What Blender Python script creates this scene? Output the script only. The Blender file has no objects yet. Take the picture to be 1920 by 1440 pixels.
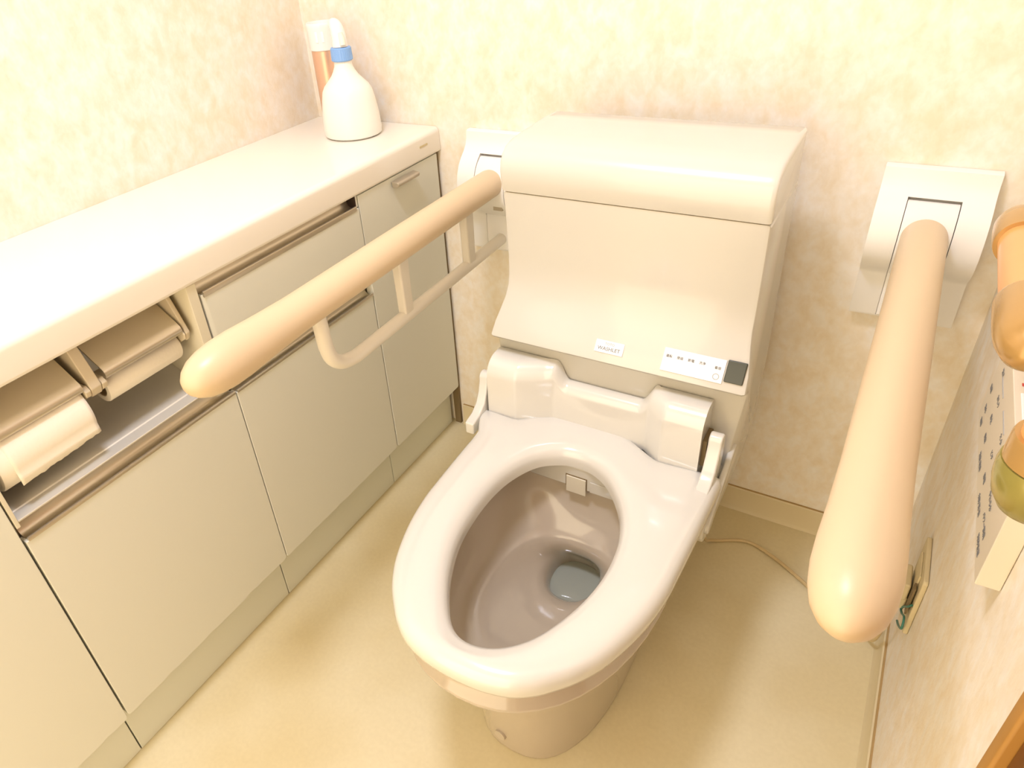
import bpy, bmesh, math, random
from mathutils import Vector, Euler
random.seed(7)
R = math.radians
SC = bpy.context.scene
COL = SC.collection

# ------------------------------------------------------------------ camera, world, light, exposure
cam_d = bpy.data.cameras.new('camera')
cam = bpy.data.objects.new('camera', cam_d)
COL.objects.link(cam)
cam.location = (0.8906, -1.3019, 1.22)
cam.rotation_euler = (0.9867, 0.0807, 0.5543)
cam_d.sensor_fit = 'HORIZONTAL'
cam_d.sensor_width = 36.0
cam_d.lens = 36.0 * 1320.4 / 1920
cam_d.shift_x = 105.84 / 1920
cam_d.shift_y = -29.56 / 1920
cam_d.clip_start = 0.01
SC.camera = cam

world = bpy.data.worlds.new('world')
SC.world = world
world.use_nodes = True
world.node_tree.nodes['Background'].inputs[0].default_value = (1.0, 0.80, 0.535, 1)
world.node_tree.nodes['Background'].inputs[1].default_value = 1.85

LX, LY, CEIL = 0.33, -0.97, 2.30
ld = bpy.data.lights.new('ceiling_light', 'AREA')
ld.shape = 'DISK'
ld.size = 0.28
ld.energy = 8.8
ld.color = (0.86, 0.885, 1.05)
lo = bpy.data.objects.new('ceiling_light', ld)
COL.objects.link(lo)
lo.location = (LX, LY, CEIL - 0.085)

SC.view_settings.view_transform = 'Standard'
SC.view_settings.look = 'None'
SC.view_settings.exposure = 0.96
SC.view_settings.gamma = 1.0
SC.view_settings.use_curve_mapping = False

# ------------------------------------------------------------------ materials
def mat(name, col, rough=0.5, metal=0.0, spec=0.5, coat=0.0, trans=0.0, sss=0.0, bump=None, noise=None, alpha=1.0):
    """noise = (scale, amount of colour change) ; bump = (scale, strength)"""
    m = bpy.data.materials.new(name)
    m.use_nodes = True
    nt = m.node_tree
    b = nt.nodes['Principled BSDF']
    b.inputs['Base Color'].default_value = (*col, 1)
    b.inputs['Roughness'].default_value = rough
    b.inputs['Metallic'].default_value = metal
    b.inputs['Specular IOR Level'].default_value = spec
    b.inputs['Coat Weight'].default_value = coat
    b.inputs['Coat Roughness'].default_value = 0.06
    b.inputs['Transmission Weight'].default_value = trans
    b.inputs['Subsurface Weight'].default_value = sss
    b.inputs['Subsurface Scale'].default_value = 0.01
    tc = nt.nodes.new('ShaderNodeTexCoord')
    if noise:
        n = nt.nodes.new('ShaderNodeTexNoise')
        n.inputs['Scale'].default_value = noise[0]
        n.inputs['Detail'].default_value = 4
        nt.links.new(tc.outputs['Object'], n.inputs['Vector'])
        mx = nt.nodes.new('ShaderNodeMix')
        mx.data_type = 'RGBA'
        a = noise[1]
        mx.inputs[6].default_value = (*[c * (1 - a) for c in col], 1)
        mx.inputs[7].default_value = (*[min(1, c * (1 + a)) for c in col], 1)
        nt.links.new(n.outputs['Fac'], mx.inputs[0])
        nt.links.new(mx.outputs[2], b.inputs['Base Color'])
    if bump:
        n2 = nt.nodes.new('ShaderNodeTexNoise')
        n2.inputs['Scale'].default_value = bump[0]
        n2.inputs['Detail'].default_value = 3
        nt.links.new(tc.outputs['Object'], n2.inputs['Vector'])
        bp = nt.nodes.new('ShaderNodeBump')
        bp.inputs['Strength'].default_value = bump[1]
        bp.inputs['Distance'].default_value = 0.002
        nt.links.new(n2.outputs['Fac'], bp.inputs['Height'])
        nt.links.new(bp.outputs['Normal'], b.inputs['Normal'])
    return m

def wallpaper():
    m = bpy.data.materials.new('mottled_wallpaper')
    m.use_nodes = True
    nt = m.node_tree
    b = nt.nodes['Principled BSDF']
    b.inputs['Roughness'].default_value = 0.6
    b.inputs['Specular IOR Level'].default_value = 0.25
    tc = nt.nodes.new('ShaderNodeTexCoord')
    mp = nt.nodes.new('ShaderNodeMapping')
    mp.inputs['Scale'].default_value = (1, 1, 0.72)
    mp.inputs['Rotation'].default_value = (0.35, 0.3, 0)
    nt.links.new(tc.outputs['Object'], mp.inputs['Vector'])
    def noise(s, d, dist, rough=0.55):
        n = nt.nodes.new('ShaderNodeTexNoise')
        n.inputs['Scale'].default_value = s
        n.inputs['Detail'].default_value = d
        n.inputs['Roughness'].default_value = rough
        n.inputs['Distortion'].default_value = dist
        nt.links.new(mp.outputs[0], n.inputs['Vector'])
        return n
    def ramp(src, stops):
        r = nt.nodes.new('ShaderNodeValToRGB')
        e = r.color_ramp.elements
        e[0].position, e[0].color = stops[0][0], (*stops[0][1], 1)
        e[1].position, e[1].color = stops[-1][0], (*stops[-1][1], 1)
        for p, c in stops[1:-1]:
            k = e.new(p); k.color = (*c, 1)
        nt.links.new(src, r.inputs[0])
        return r
    n1 = noise(30, 4, 0.35)
    r1 = ramp(n1.outputs['Fac'], [(0.34, (0.83, 0.745, 0.60)), (0.50, (0.86, 0.80, 0.695)), (0.66, (0.87, 0.84, 0.78))])
    n2 = noise(80, 3, 0.4)
    r2 = ramp(n2.outputs['Fac'], [(0.38, (0.965, 0.95, 0.92)), (0.62, (1.0, 1.0, 1.0))])
    mx = nt.nodes.new('ShaderNodeMix')
    mx.data_type = 'RGBA'; mx.blend_type = 'MULTIPLY'
    mx.inputs[0].default_value = 1.0
    nt.links.new(r1.outputs[0], mx.inputs[6])
    nt.links.new(r2.outputs[0], mx.inputs[7])
    nt.links.new(mx.outputs[2], b.inputs['Base Color'])
    n3 = noise(150, 3, 0.5)
    bp = nt.nodes.new('ShaderNodeBump')
    bp.inputs['Strength'].default_value = 0.22
    bp.inputs['Distance'].default_value = 0.002
    nt.links.new(n3.outputs['Fac'], bp.inputs['Height'])
    nt.links.new(bp.outputs[0], b.inputs['Normal'])
    return m

def vinyl_floor():
    m = bpy.data.materials.new('vinyl_floor')
    m.use_nodes = True
    nt = m.node_tree
    b = nt.nodes['Principled BSDF']
    b.inputs['Roughness'].default_value = 0.42
    b.inputs['Specular IOR Level'].default_value = 0.35
    tc = nt.nodes.new('ShaderNodeTexCoord')
    n1 = nt.nodes.new('ShaderNodeTexNoise'); n1.inputs['Scale'].default_value = 3.2; n1.inputs['Detail'].default_value = 3
    n2 = nt.nodes.new('ShaderNodeTexNoise'); n2.inputs['Scale'].default_value = 130; n2.inputs['Detail'].default_value = 4
    for n in (n1, n2): nt.links.new(tc.outputs['Object'], n.inputs['Vector'])
    m1 = nt.nodes.new('ShaderNodeMix'); m1.data_type = 'RGBA'
    m1.inputs[6].default_value = (0.69, 0.60, 0.37, 1)
    m1.inputs[7].default_value = (0.75, 0.68, 0.47, 1)
    r = nt.nodes.new('ShaderNodeValToRGB')
    r.color_ramp.elements[0].position = 0.38; r.color_ramp.elements[1].position = 0.62
    nt.links.new(n1.outputs['Fac'], r.inputs[0]); nt.links.new(r.outputs[0], m1.inputs[0])
    m2 = nt.nodes.new('ShaderNodeMix'); m2.data_type = 'RGBA'; m2.blend_type = 'MULTIPLY'; m2.inputs[0].default_value = 1
    r2 = nt.nodes.new('ShaderNodeValToRGB')
    r2.color_ramp.elements[0].position = 0.3; r2.color_ramp.elements[0].color = (0.955, 0.95, 0.94, 1)
    r2.color_ramp.elements[1].position = 0.7; r2.color_ramp.elements[1].color = (1, 1, 1, 1)
    nt.links.new(n2.outputs['Fac'], r2.inputs[0])
    nt.links.new(m1.outputs[2], m2.inputs[6]); nt.links.new(r2.outputs[0], m2.inputs[7])
    nt.links.new(m2.outputs[2], b.inputs['Base Color'])
    bp = nt.nodes.new('ShaderNodeBump'); bp.inputs['Strength'].default_value = 0.06; bp.inputs['Distance'].default_value = 0.001
    nt.links.new(n2.outputs['Fac'], bp.inputs['Height']); nt.links.new(bp.outputs[0], b.inputs['Normal'])
    return m

M = {}
M['wall'] = wallpaper()
M['floor'] = vinyl_floor()
M['ceil'] = mat('ceiling_paper', (0.86, 0.83, 0.77), 0.8, bump=(90, 0.1))
M['base'] = mat('baseboard_vinyl', (0.70, 0.61, 0.40), 0.4, noise=(8, 0.03))
M['base_top'] = mat('baseboard_edge', (0.40, 0.27, 0.11), 0.6)
M['ivory'] = mat('ivory_plastic', (0.63, 0.615, 0.56), 0.25, coat=0.5, noise=(5, 0.01))
M['seat'] = mat('seat_plastic', (0.70, 0.69, 0.65), 0.17, coat=0.7, noise=(5, 0.01))
M['ceramic'] = mat('glazed_ceramic', (0.50, 0.435, 0.355), 0.12, coat=0.8, noise=(6, 0.01))
M['bowl_in'] = mat('glazed_bowl', (0.52, 0.45, 0.36), 0.12, coat=0.8, noise=(6, 0.01))
M['door'] = mat('cabinet_laminate', (0.70, 0.70, 0.61), 0.42, noise=(3, 0.012), bump=(300, 0.02))
M['kick'] = mat('kick_laminate', (0.70, 0.71, 0.62), 0.5, noise=(4, 0.015))
M['carcass'] = mat('cabinet_board', (0.70, 0.65, 0.50), 0.5, noise=(4, 0.015))
M['counter'] = mat('counter_resin', (0.85, 0.81, 0.725), 0.22, coat=0.3, noise=(4, 0.008))
M['metal'] = mat('satin_nickel', (0.62, 0.56, 0.45), 0.30, metal=0.85, bump=(400, 0.02))
M['steel'] = mat('brushed_steel_tray', (0.70, 0.68, 0.62), 0.42, metal=0.35, bump=(400, 0.02))
M['handle'] = mat('grey_handle_metal', (0.48, 0.43, 0.34), 0.38, metal=0.6)
M['hold_pl'] = mat('holder_plastic', (0.60, 0.52, 0.375), 0.35)
M['paper'] = mat('tissue_paper', (0.86, 0.81, 0.70), 0.9, spec=0.1, bump=(220, 0.15), noise=(40, 0.01))
M['core'] = mat('card_core', (0.42, 0.33, 0.2), 0.9)
M['grip'] = mat('tan_resin_grip', (0.70, 0.55, 0.36), 0.38, noise=(5, 0.015), bump=(500, 0.03))
M['white'] = mat('white_plastic', (0.86, 0.85, 0.83), 0.3, coat=0.2, noise=(5, 0.005))
M['tube'] = mat('white_coated_tube', (0.80, 0.755, 0.66), 0.33, coat=0.2, noise=(5, 0.01))
M['dark'] = mat('gap_shade_black', (0.035, 0.018, 0.01), 0.7)  # near-black colour painted in as deep shade inside slots
M['gap'] = mat('gap_shade_brown', (0.20, 0.145, 0.07), 0.8)  # dark brown colour painted in as shade inside gaps between parts
M['sensor'] = mat('smoked_window', (0.045, 0.052, 0.04), 0.3, coat=0.15)
M['panelw'] = mat('white_label', (0.90, 0.91, 0.93), 0.35)
M['print'] = mat('grey_print', (0.20, 0.20, 0.20), 0.6)
M['printl'] = mat('light_grey_print', (0.42, 0.42, 0.42), 0.6)
M['red'] = mat('red_print', (0.5, 0.05, 0.04), 0.6)
M['wood'] = mat('orange_wood', (0.78, 0.34, 0.115), 0.28, coat=0.4, noise=(14, 0.12))
M['brass'] = mat('gold_cap', (0.46, 0.275, 0.085), 0.26, metal=0.35, coat=0.4)
M['olive'] = mat('olive_cap', (0.30, 0.26, 0.06), 0.25, metal=0.3, coat=0.4)
M['trim'] = mat('honey_wood_trim', (0.42, 0.21, 0.045), 0.4, noise=(20, 0.12))
M['doorw'] = mat('brown_wood_door', (0.13, 0.042, 0.004), 0.4, noise=(18, 0.2))
M['spray'] = mat('cloudy_bottle_plastic', (0.87, 0.86, 0.80), 0.3, sss=0.0, noise=(6, 0.01))
M['blue'] = mat('blue_collar', (0.22, 0.42, 0.80), 0.35)
M['can'] = mat('copper_can', (0.74, 0.47, 0.32), 0.30, metal=0.5, coat=0.3)
M['green'] = mat('green_earth_wire', (0.03, 0.16, 0.12), 0.4)
M['remote'] = mat('remote_plastic', (0.72, 0.65, 0.52), 0.35)
M['outlet'] = mat('outlet_plastic', (0.62, 0.53, 0.33), 0.4)
M['cord'] = mat('cord_vinyl', (0.60, 0.47, 0.26), 0.45)
M['mirror'] = M['metal']

# streaky label colours for the can: vertical darker reflection bands come from the metal itself
def water_mat():
    m = mat('bowl_water', (0.36, 0.385, 0.335), 0.03, spec=0.6, coat=0.5)
    return m
M['water'] = water_mat()

def emit(name, col, s):
    m = bpy.data.materials.new(name); m.use_nodes = True
    b = m.node_tree.nodes['Principled BSDF']
    b.inputs['Base Color'].default_value = (*col, 1)
    b.inputs['Emission Color'].default_value = (*col, 1)
    b.inputs['Emission Strength'].default_value = s
    return m
M['lamp'] = emit('lamp_diffuser', (1.0, 0.95, 0.85), 2.0)

# ------------------------------------------------------------------ object helpers
def wpos(o):
    p = Vector(o.location)
    while o.parent:
        o = o.parent
        p += Vector(o.location)
    return p

def mk(name, verts, faces, m, parent=None, smooth=False, bevel=0.0, seg=2, subd=0, angle=35):
    me = bpy.data.meshes.new(name)
    me.from_pydata([tuple(v) for v in verts], [], [tuple(f) for f in faces])
    bm = bmesh.new(); bm.from_mesh(me)
    bmesh.ops.recalc_face_normals(bm, faces=bm.faces)
    bm.to_mesh(me); bm.free()
    me.materials.append(m)
    o = bpy.data.objects.new(name, me)
    COL.objects.link(o)
    if parent:
        o.parent = parent
        o.location = -wpos(parent)
    if smooth or bevel:
        for p in me.polygons: p.use_smooth = True
        me.set_sharp_from_angle(angle=R(angle))
    if bevel:
        b = o.modifiers.new('bevel', 'BEVEL')
        b.width = bevel; b.segments = seg; b.limit_method = 'ANGLE'; b.angle_limit = R(30)
        b.harden_normals = False
        w = o.modifiers.new('wn', 'WEIGHTED_NORMAL'); w.keep_sharp = False
        for e in me.edges: e.use_edge_sharp = False
    if subd:
        s = o.modifiers.new('sub', 'SUBSURF'); s.levels = subd; s.render_levels = subd
    return o

def tag(o, label, cat=None, group=None, kind=None):
    if label: o['label'] = label
    if cat: o['category'] = cat
    if group: o['group'] = group
    if kind: o['kind'] = kind
    return o

def thing(name, loc, label, cat, group=None):
    o = bpy.data.objects.new(name, None)
    o.empty_display_size = 0.05
    COL.objects.link(o)
    o.location = loc
    return tag(o, label, cat, group)

def boxg(x0, x1, y0, y1, z0, z1):
    v = [(x, y, z) for x in (x0, x1) for y in (y0, y1) for z in (z0, z1)]
    f = [(0, 1, 3, 2), (4, 6, 7, 5), (0, 4, 5, 1), (2, 3, 7, 6), (0, 2, 6, 4), (1, 5, 7, 3)]
    return v, f

def box(name, x0, x1, y0, y1, z0, z1, m, parent=None, bevel=0.0, seg=2):
    v, f = boxg(x0, x1, y0, y1, z0, z1)
    return mk(name, v, f, m, parent, bevel=bevel, seg=seg)

def join(*gs):
    V, F = [], []
    for v, f in gs:
        n = len(V); V += list(v); F += [tuple(i + n for i in q) for q in f]
    return V, F

def prismg(pts, axis, t0, t1):
    """pts: 2D outline. axis x: (y,z); y: (x,z); z: (x,y)"""
    def P(p, t):
        return (t, p[0], p[1]) if axis == 'x' else ((p[0], t, p[1]) if axis == 'y' else (p[0], p[1], t))
    n = len(pts)
    V = [P(p, t0) for p in pts] + [P(p, t1) for p in pts]
    F = [tuple(range(n)), tuple(range(2 * n - 1, n - 1, -1))]
    F += [(i, (i + 1) % n, n + (i + 1) % n, n + i) for i in range(n)]
    return V, F

def prism(name, pts, axis, t0, t1, m, parent=None, smooth=False, bevel=0.0, seg=2, angle=35):
    v, f = prismg(pts, axis, t0, t1)
    return mk(name, v, f, m, parent, smooth=smooth, bevel=bevel, seg=seg, angle=angle)

def loftg(rings, cap0=True, cap1=True, closed=True):
    n = len(rings[0]); V = []; F = []
    for r in rings: V += list(r)
    for k in range(len(rings) - 1):
        for i in range(n if closed else n - 1):
            j = (i + 1) % n
            F.append((k * n + i, k * n + j, (k + 1) * n + j, (k + 1) * n + i))
    if cap0: F.append(tuple(range(n - 1, -1, -1)))
    if cap1: F.append(tuple(range((len(rings) - 1) * n, len(rings) * n)))
    return V, F

def tubeg(path, rad, n=20, squash=None, caps=True, dome=False):
    path = [Vector(p) for p in path]
    if not isinstance(rad, (list, tuple)): rad = [rad] * len(path)
    T = []
    for i in range(len(path)):
        a = path[max(0, i - 1)]; b = path[min(len(path) - 1, i + 1)]
        T.append((b - a).normalized())
    up = Vector((0, 0, 1)) if abs(T[0].z) < 0.9 else Vector((1, 0, 0))
    rings = []
    N = (up - T[0] * up.dot(T[0])).normalized()
    for i, p in enumerate(path):
        N = (N - T[i] * N.dot(T[i])).normalized()
        B = T[i].cross(N)
        rings.append([p + (N * math.cos(2 * math.pi * k / n) + B * math.sin(2 * math.pi * k / n)) * rad[i] for k in range(n)])
    return loftg(rings, caps, caps)

def tube(name, path, rad, m, parent=None, n=20, angle=40):
    v, f = tubeg(path, rad, n)
    return mk(name, v, f, m, parent, smooth=True, angle=angle)

def latheg(prof, c, n=40, sx=1.0, sy=1.0):
    """prof: (r, z) list; c centre (x, y)"""
    rings = [[(c[0] + r * sx * math.cos(2 * math.pi * k / n), c[1] + r * sy * math.sin(2 * math.pi * k / n), z) for k in range(n)] for r, z in prof]
    return loftg(rings)

def lathe(name, prof, c, m, parent=None, n=40, sx=1.0, sy=1.0, angle=40):
    v, f = latheg(prof, c, n, sx, sy)
    return mk(name, v, f, m, parent, smooth=True, angle=angle)

def cut(o, geo):
    """carve a box out of a mesh for good; the cutter is deleted again"""
    c = mk('cutter', geo[0], geo[1], M['white'])
    c.location = (0, 0, 0)
    par, loc = o.parent, o.location.copy()
    o.parent = None; o.location = (0, 0, 0)
    md = o.modifiers.new('b', 'BOOLEAN'); md.operation = 'DIFFERENCE'; md.object = c; md.solver = 'EXACT'
    dg = bpy.context.evaluated_depsgraph_get(); dg.update()
    me = bpy.data.meshes.new_from_object(o.evaluated_get(dg))
    o.modifiers.clear(); o.data = me
    o.parent = par; o.location = loc
    cm = c.data; bpy.data.objects.remove(c); bpy.data.meshes.remove(cm)

def arc(cx, cy, r, a0, a1, n):
    return [(cx + r * math.cos(R(a0 + (a1 - a0) * i / n)), cy + r * math.sin(R(a0 + (a1 - a0) * i / n))) for i in range(n + 1)]

def catmull(pts, n=8, closed=False):
    out = []
    N = len(pts)
    for i in range(N if closed else N - 1):
        if closed: p = [pts[(i + k) % N] for k in (-1, 0, 1, 2)]
        else: p = [pts[max(0, i - 1)], pts[i], pts[i + 1], pts[min(N - 1, i + 2)]]
        p = [Vector(q) for q in p]
        for k in range(n):
            t = k / n
            out.append(0.5 * ((2 * p[1]) + (p[2] - p[0]) * t + (2 * p[0] - 5 * p[1] + 4 * p[2] - p[3]) * t * t + (3 * p[1] - p[0] - 3 * p[2] + p[3]) * t ** 3))
    if not closed: out.append(Vector(pts[-1]))
    return out

def interp(x, tab):
    if x <= tab[0][0]: return tab[0][1]
    for (a, va), (b, vb) in zip(tab, tab[1:]):
        if x <= b:
            t = (x - a) / (b - a)
            return va + (vb - va) * t
    return tab[-1][1]

def sstep(a, b, x):
    t = max(0.0, min(1.0, (x - a) / (b - a)))
    return t * t * (3 - 2 * t)

# fonts: built-in face only, turned into mesh
def text(name, s, size, origin, ex, ey, m, parent, depth=0.0004, align='LEFT'):
    cu = bpy.data.curves.new(name, 'FONT')
    cu.body = s; cu.size = size; cu.align_x = align; cu.extrude = depth / 2
    cu.resolution_u = 2
    t = bpy.data.objects.new(name + '_tmp', cu)
    COL.objects.link(t)
    dg = bpy.context.evaluated_depsgraph_get()
    me = bpy.data.meshes.new_from_object(t.evaluated_get(dg))
    bpy.data.objects.remove(t); bpy.data.curves.remove(cu)
    ex = Vector(ex).normalized(); ey = Vector(ey).normalized(); ez = ex.cross(ey)
    o0 = Vector(origin)
    for v in me.vertices:
        c = v.co.copy()
        v.co = o0 + ex * c.x + ey * c.y + ez * c.z
    me.materials.clear(); me.materials.append(m)
    o = bpy.data.objects.new(name, me)
    COL.objects.link(o)
    o.parent = parent; o.location = -wpos(parent)
    return o

# ------------------------------------------------------------------ room shell
XL, XR, YF = -0.342, 1.0586, -1.80
def struct(o): o['kind'] = 'structure'; return o
struct(box('floor', XL - 0.1, XR + 0.1, YF - 0.1, 0.1, -0.05, 0.0, M['floor']))
struct(box('wall_back', XL - 0.1, XR + 0.1, 0.0, 0.1, 0.0, CEIL, M['wall']))
struct(box('wall_left', XL - 0.1, XL, YF, 0.0, 0.0, CEIL, M['wall']))
JY = -0.868      # door jamb starts here on the right wall
DY0 = -1.64
v, f = join(boxg(XR, XR + 0.1, JY - 0.002, 0.0, 0.0, CEIL), boxg(XR, XR + 0.1, YF, DY0 - 0.04, 0.0, CEIL),
            boxg(XR, XR + 0.1, DY0 - 0.04, JY - 0.002, 2.04, CEIL))
struct(mk('wall_right', v, f, M['wall']))
V_, F_ = join(boxg(XL - 0.1, -0.02, YF - 0.1, YF, 0.0, CEIL), boxg(0.98, XR + 0.1, YF - 0.1, YF, 0.0, CEIL), boxg(-0.02, 0.98, YF - 0.1, YF, 2.05, CEIL))  # doorway opened in the unseen front wall to let world fill light in
struct(mk('wall_front', V_, F_, M['wall']))
struct(box('ceiling', XL - 0.1, XR + 0.1, YF - 0.1, 0.1, CEIL, CEIL + 0.05, M['ceil']))
# baseboards: vinyl strip with a small cove at the floor and a thin dark joint on top
bb = struct(prism('baseboard_back', [(0.0, 0.0), (-0.011, 0.0), (-0.0095, 0.004), (-0.007, 0.008), (-0.006, 0.060), (-0.003, 0.0625), (0.0, 0.0625)], 'x', 0.002, XR, M['base'], smooth=True))
box('joint_line', 0.002, XR, -0.0035, 0.0, 0.0625, 0.0640, M['base_top'], bb)
br = struct(prism('baseboard_right', [(XR, 0.0), (XR - 0.011, 0.0), (XR - 0.0095, 0.004), (XR - 0.007, 0.008), (XR - 0.006, 0.060), (XR - 0.003, 0.0625), (XR, 0.0625)], 'y', JY, -0.006, M['base'], smooth=True))
box('joint_line', XR - 0.0035, XR, JY, -0.006, 0.0625, 0.0640, M['base_top'], br)
# door in the right wall: honey frame and dark leaf
v, f = join(boxg(XR - 0.014, XR + 0.06, JY - 0.020, JY, 0.0, 2.04), boxg(XR - 0.014, XR + 0.06, DY0 - 0.04, DY0 - 0.004, 0.0, 2.04),
            boxg(XR - 0.014, XR + 0.06, DY0 - 0.04, JY, 2.04, 2.08))
struct(mk('trim_1', v, f, M['trim'], bevel=0.003))
dr = struct(box('door_1', XR - 0.006, XR + 0.030, DY0 - 0.004, JY - 0.020, 0.004, 2.036, M['doorw'], bevel=0.002))

# ------------------------------------------------------------------ ceiling lamp
t = thing('ceiling_lamp', (LX, LY, CEIL), 'round white ceiling lamp over the toilet room, out of the frame', 'lamp')
lathe('base', [(0.155, CEIL - 0.0005), (0.16, CEIL - 0.006), (0.16, CEIL - 0.03), (0.15, CEIL - 0.032)], (LX, LY), M['white'], t)
lathe('diffuser', [(0.148, CEIL - 0.033), (0.147, CEIL - 0.05), (0.13, CEIL - 0.068), (0.09, CEIL - 0.078), (0.03, CEIL - 0.082)], (LX, LY), M['lamp'], t)

# ------------------------------------------------------------------ cabinets along the left wall
ZCU, ZCT = 0.7650, 0.8171
ZDB = 0.131
YA, YB, YC, YD = -1.0741, -0.688, -0.2969, -0.0125
XK = -0.0314
GAP = 0.0016

def door_outline(y0, y1, z0, z1, chips=(), rb=0.006, seed=1, jag=0.0):
    rnd = random.Random(seed)
    pts = []
    pts += [(y0, z1), (y0, z0 + rb)]
    pts += [(y0 + rb * (1 - math.cos(R(a))), z0 + rb * (1 - math.sin(R(a)))) for a in (30, 60, 90)]
    n = int((y1 - y0) / 0.011)
    for i in range(1, n):
        y = y0 + rb + (y1 - y0 - 2 * rb) * i / n
        d = jag * rnd.random() ** 3
        for c, w, h in chips:
            if abs(y - c) < w: d += h * (0.6 + 0.4 * rnd.random())
        pts.append((y, z0 + d))
    pts += [(y1 - rb * (1 - math.cos(R(a))), z0 + rb * (1 - math.sin(R(a)))) for a in (90, 60, 30)]
    pts += [(y1, z0 + rb), (y1, z1)]
    return pts

def door(y0, y1, z0, z1, par, seed, chips=(), jag=0.0011, th=0.018, x1=0.0, name='door'):
    return prism(name, door_outline(y0 + GAP, y1 - GAP, z0, z1, chips, seed=seed, jag=jag), 'x', x1 - th, x1, M['door'], par, bevel=0.0012, seg=2)

def finger_pull(y0, y1, zl, par, top=0.030):
    """extruded metal channel: lip at (0, zl), concave throat behind and above it"""
    outer = [(0.0016, zl - 0.004), (0.0022, zl), (0.0014, zl + 0.0022), (-0.0006, zl + 0.0026), (-0.0020, zl + 0.0010)]
    th = [(-0.0045, zl - 0.0020), (-0.009, zl - 0.0030), (-0.014, zl - 0.0018), (-0.0185, zl + 0.002), (-0.0215, zl + 0.008), (-0.0225, zl + 0.015), (-0.0222, zl + top)]
    back = [(-0.0245, zl + top), (-0.0245, zl - 0.004)]
    return prism('finger_pull', outer + th + back, 'y', y0 + GAP, y1 - GAP, M['metal'], par, smooth=True, angle=50)

XB = XL + 0.001
# -- unit nearest the camera (full height door)
u = thing('cabinet_unit', (-0.17, -1.4, 0), 'tall plain cream cabinet cut off by the left frame edge, nearest the camera', 'cabinet')
d = door(-1.46, YA, ZDB - 0.003, ZCU - 0.004, u, 3, chips=[(-1.115, 0.008, 0.0028), (-1.16, 0.012, 0.0014)])
prism('kick_plate', [(-1.46, 0.001), (YA - 0.0012, 0.001), (YA - 0.0012, ZDB + 0.01), (-1.46, ZDB + 0.01)], 'x', XK - 0.02, XK, M['kick'], u, bevel=0.001)

def recess_body(par, y0, y1, ztop, extra=None):
    """carcass that stops behind the recessed kick plate"""
    pts = [(XB, 0.0), (XK - 0.0202, 0.0), (XK - 0.0202, ZDB + 0.012), (-0.0245 - 0.0005, ZDB + 0.012), (-0.0250, ztop), (XB, ztop)]
    return prism('body', pts, 'y', y0, y1, M['carcass'], par)
recess_body(u, YF + 0.02, YA - 0.0015, ZCU - 0.001)

# -- unit with the paper opening
OB = 0.5845    # top of the tray edge
u = thing('cabinet_unit', (-0.17, (YA + YB) / 2, 0), 'cream cabinet with open niche holding toilet paper above its wide door', 'cabinet')
pts = [(XB, 0.0), (XK - 0.0202, 0.0), (XK - 0.0202, ZDB + 0.012), (-0.025, ZDB + 0.012), (-0.025, OB - 0.012), (XB, OB - 0.012)]
prism('body', pts, 'y', YA + 0.0005, YB - 0.0005, M['carcass'], u)
door(YA, YB + 0.001, ZDB, 0.5475, u, 11, chips=[(-0.985, 0.007, 0.0018), (-0.79, 0.01, 0.0035), (-0.755, 0.016, 0.0016), (-0.89, 0.012, 0.0010)])
prism('kick_plate', [(YA + 0.0012, 0.001), (YB - 0.0012, 0.001), (YB - 0.0012, ZDB + 0.01), (YA + 0.0012, ZDB + 0.01)], 'x', XK - 0.02, XK, M['kick'], u, bevel=0.001)
finger_pull(YA + 0.004, YB - 0.001, 0.5510, u, top=0.030)
# niche side boards (front edges show as the pale posts)
PY = -0.700
box('side_board', XB, -0.0005, YA + 0.0008, YA + 0.0065, OB - 0.011, ZCU - 0.001, M['carcass'], u, bevel=0.0008)
box('side_board', XB, -0.0005, PY - 0.019, PY - 0.001, OB - 0.011, ZCU - 0.001, M['carcass'], u, bevel=0.0008)
# curved steel tray lining the niche
inner = [(0.0006, OB - 0.0005), (0.0, OB + 0.0006), (-0.021, OB + 0.0008), (-0.0225, OB + 0.0022), (-0.026, OB + 0.0030), (-0.045, OB + 0.0015), (-0.075, OB + 0.0015), (-0.098, OB + 0.006), (-0.118, OB + 0.017),
         (-0.134, OB + 0.035), (-0.143, OB + 0.060), (-0.147, OB + 0.100), (-0.148, ZCU - 0.001)]
outer = [(-0.151, ZCU - 0.001), (-0.150, OB + 0.060), (-0.138, OB + 0.030), (-0.12, OB + 0.010), (-0.095, OB - 0.003), (-0.0225, OB - 0.003), (-0.0005, OB - 0.003)]
prism('tray', inner + outer, 'y', YA + 0.0066, PY - 0.0195, M['steel'], u, smooth=True, angle=28)

# -- drawer unit
u = thing('cabinet_unit', (-0.17, (YB + YC) / 2, 0), 'cream cabinet with one drawer over one tall door, both with metal finger pulls', 'cabinet')
recess_body(u, YB + 0.0005, YC - 0.0005, ZCU - 0.001)
d = door(YB, YC, ZDB, 0.5465, u, 21, chips=[(-0.655, 0.006, 0.002), (-0.60, 0.009, 0.0015), (-0.57, 0.006, 0.0022), (-0.52, 0.008, 0.001)], name='door')
finger_pull(YB + 0.0015, YC, 0.5500, u, top=0.034)
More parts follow.
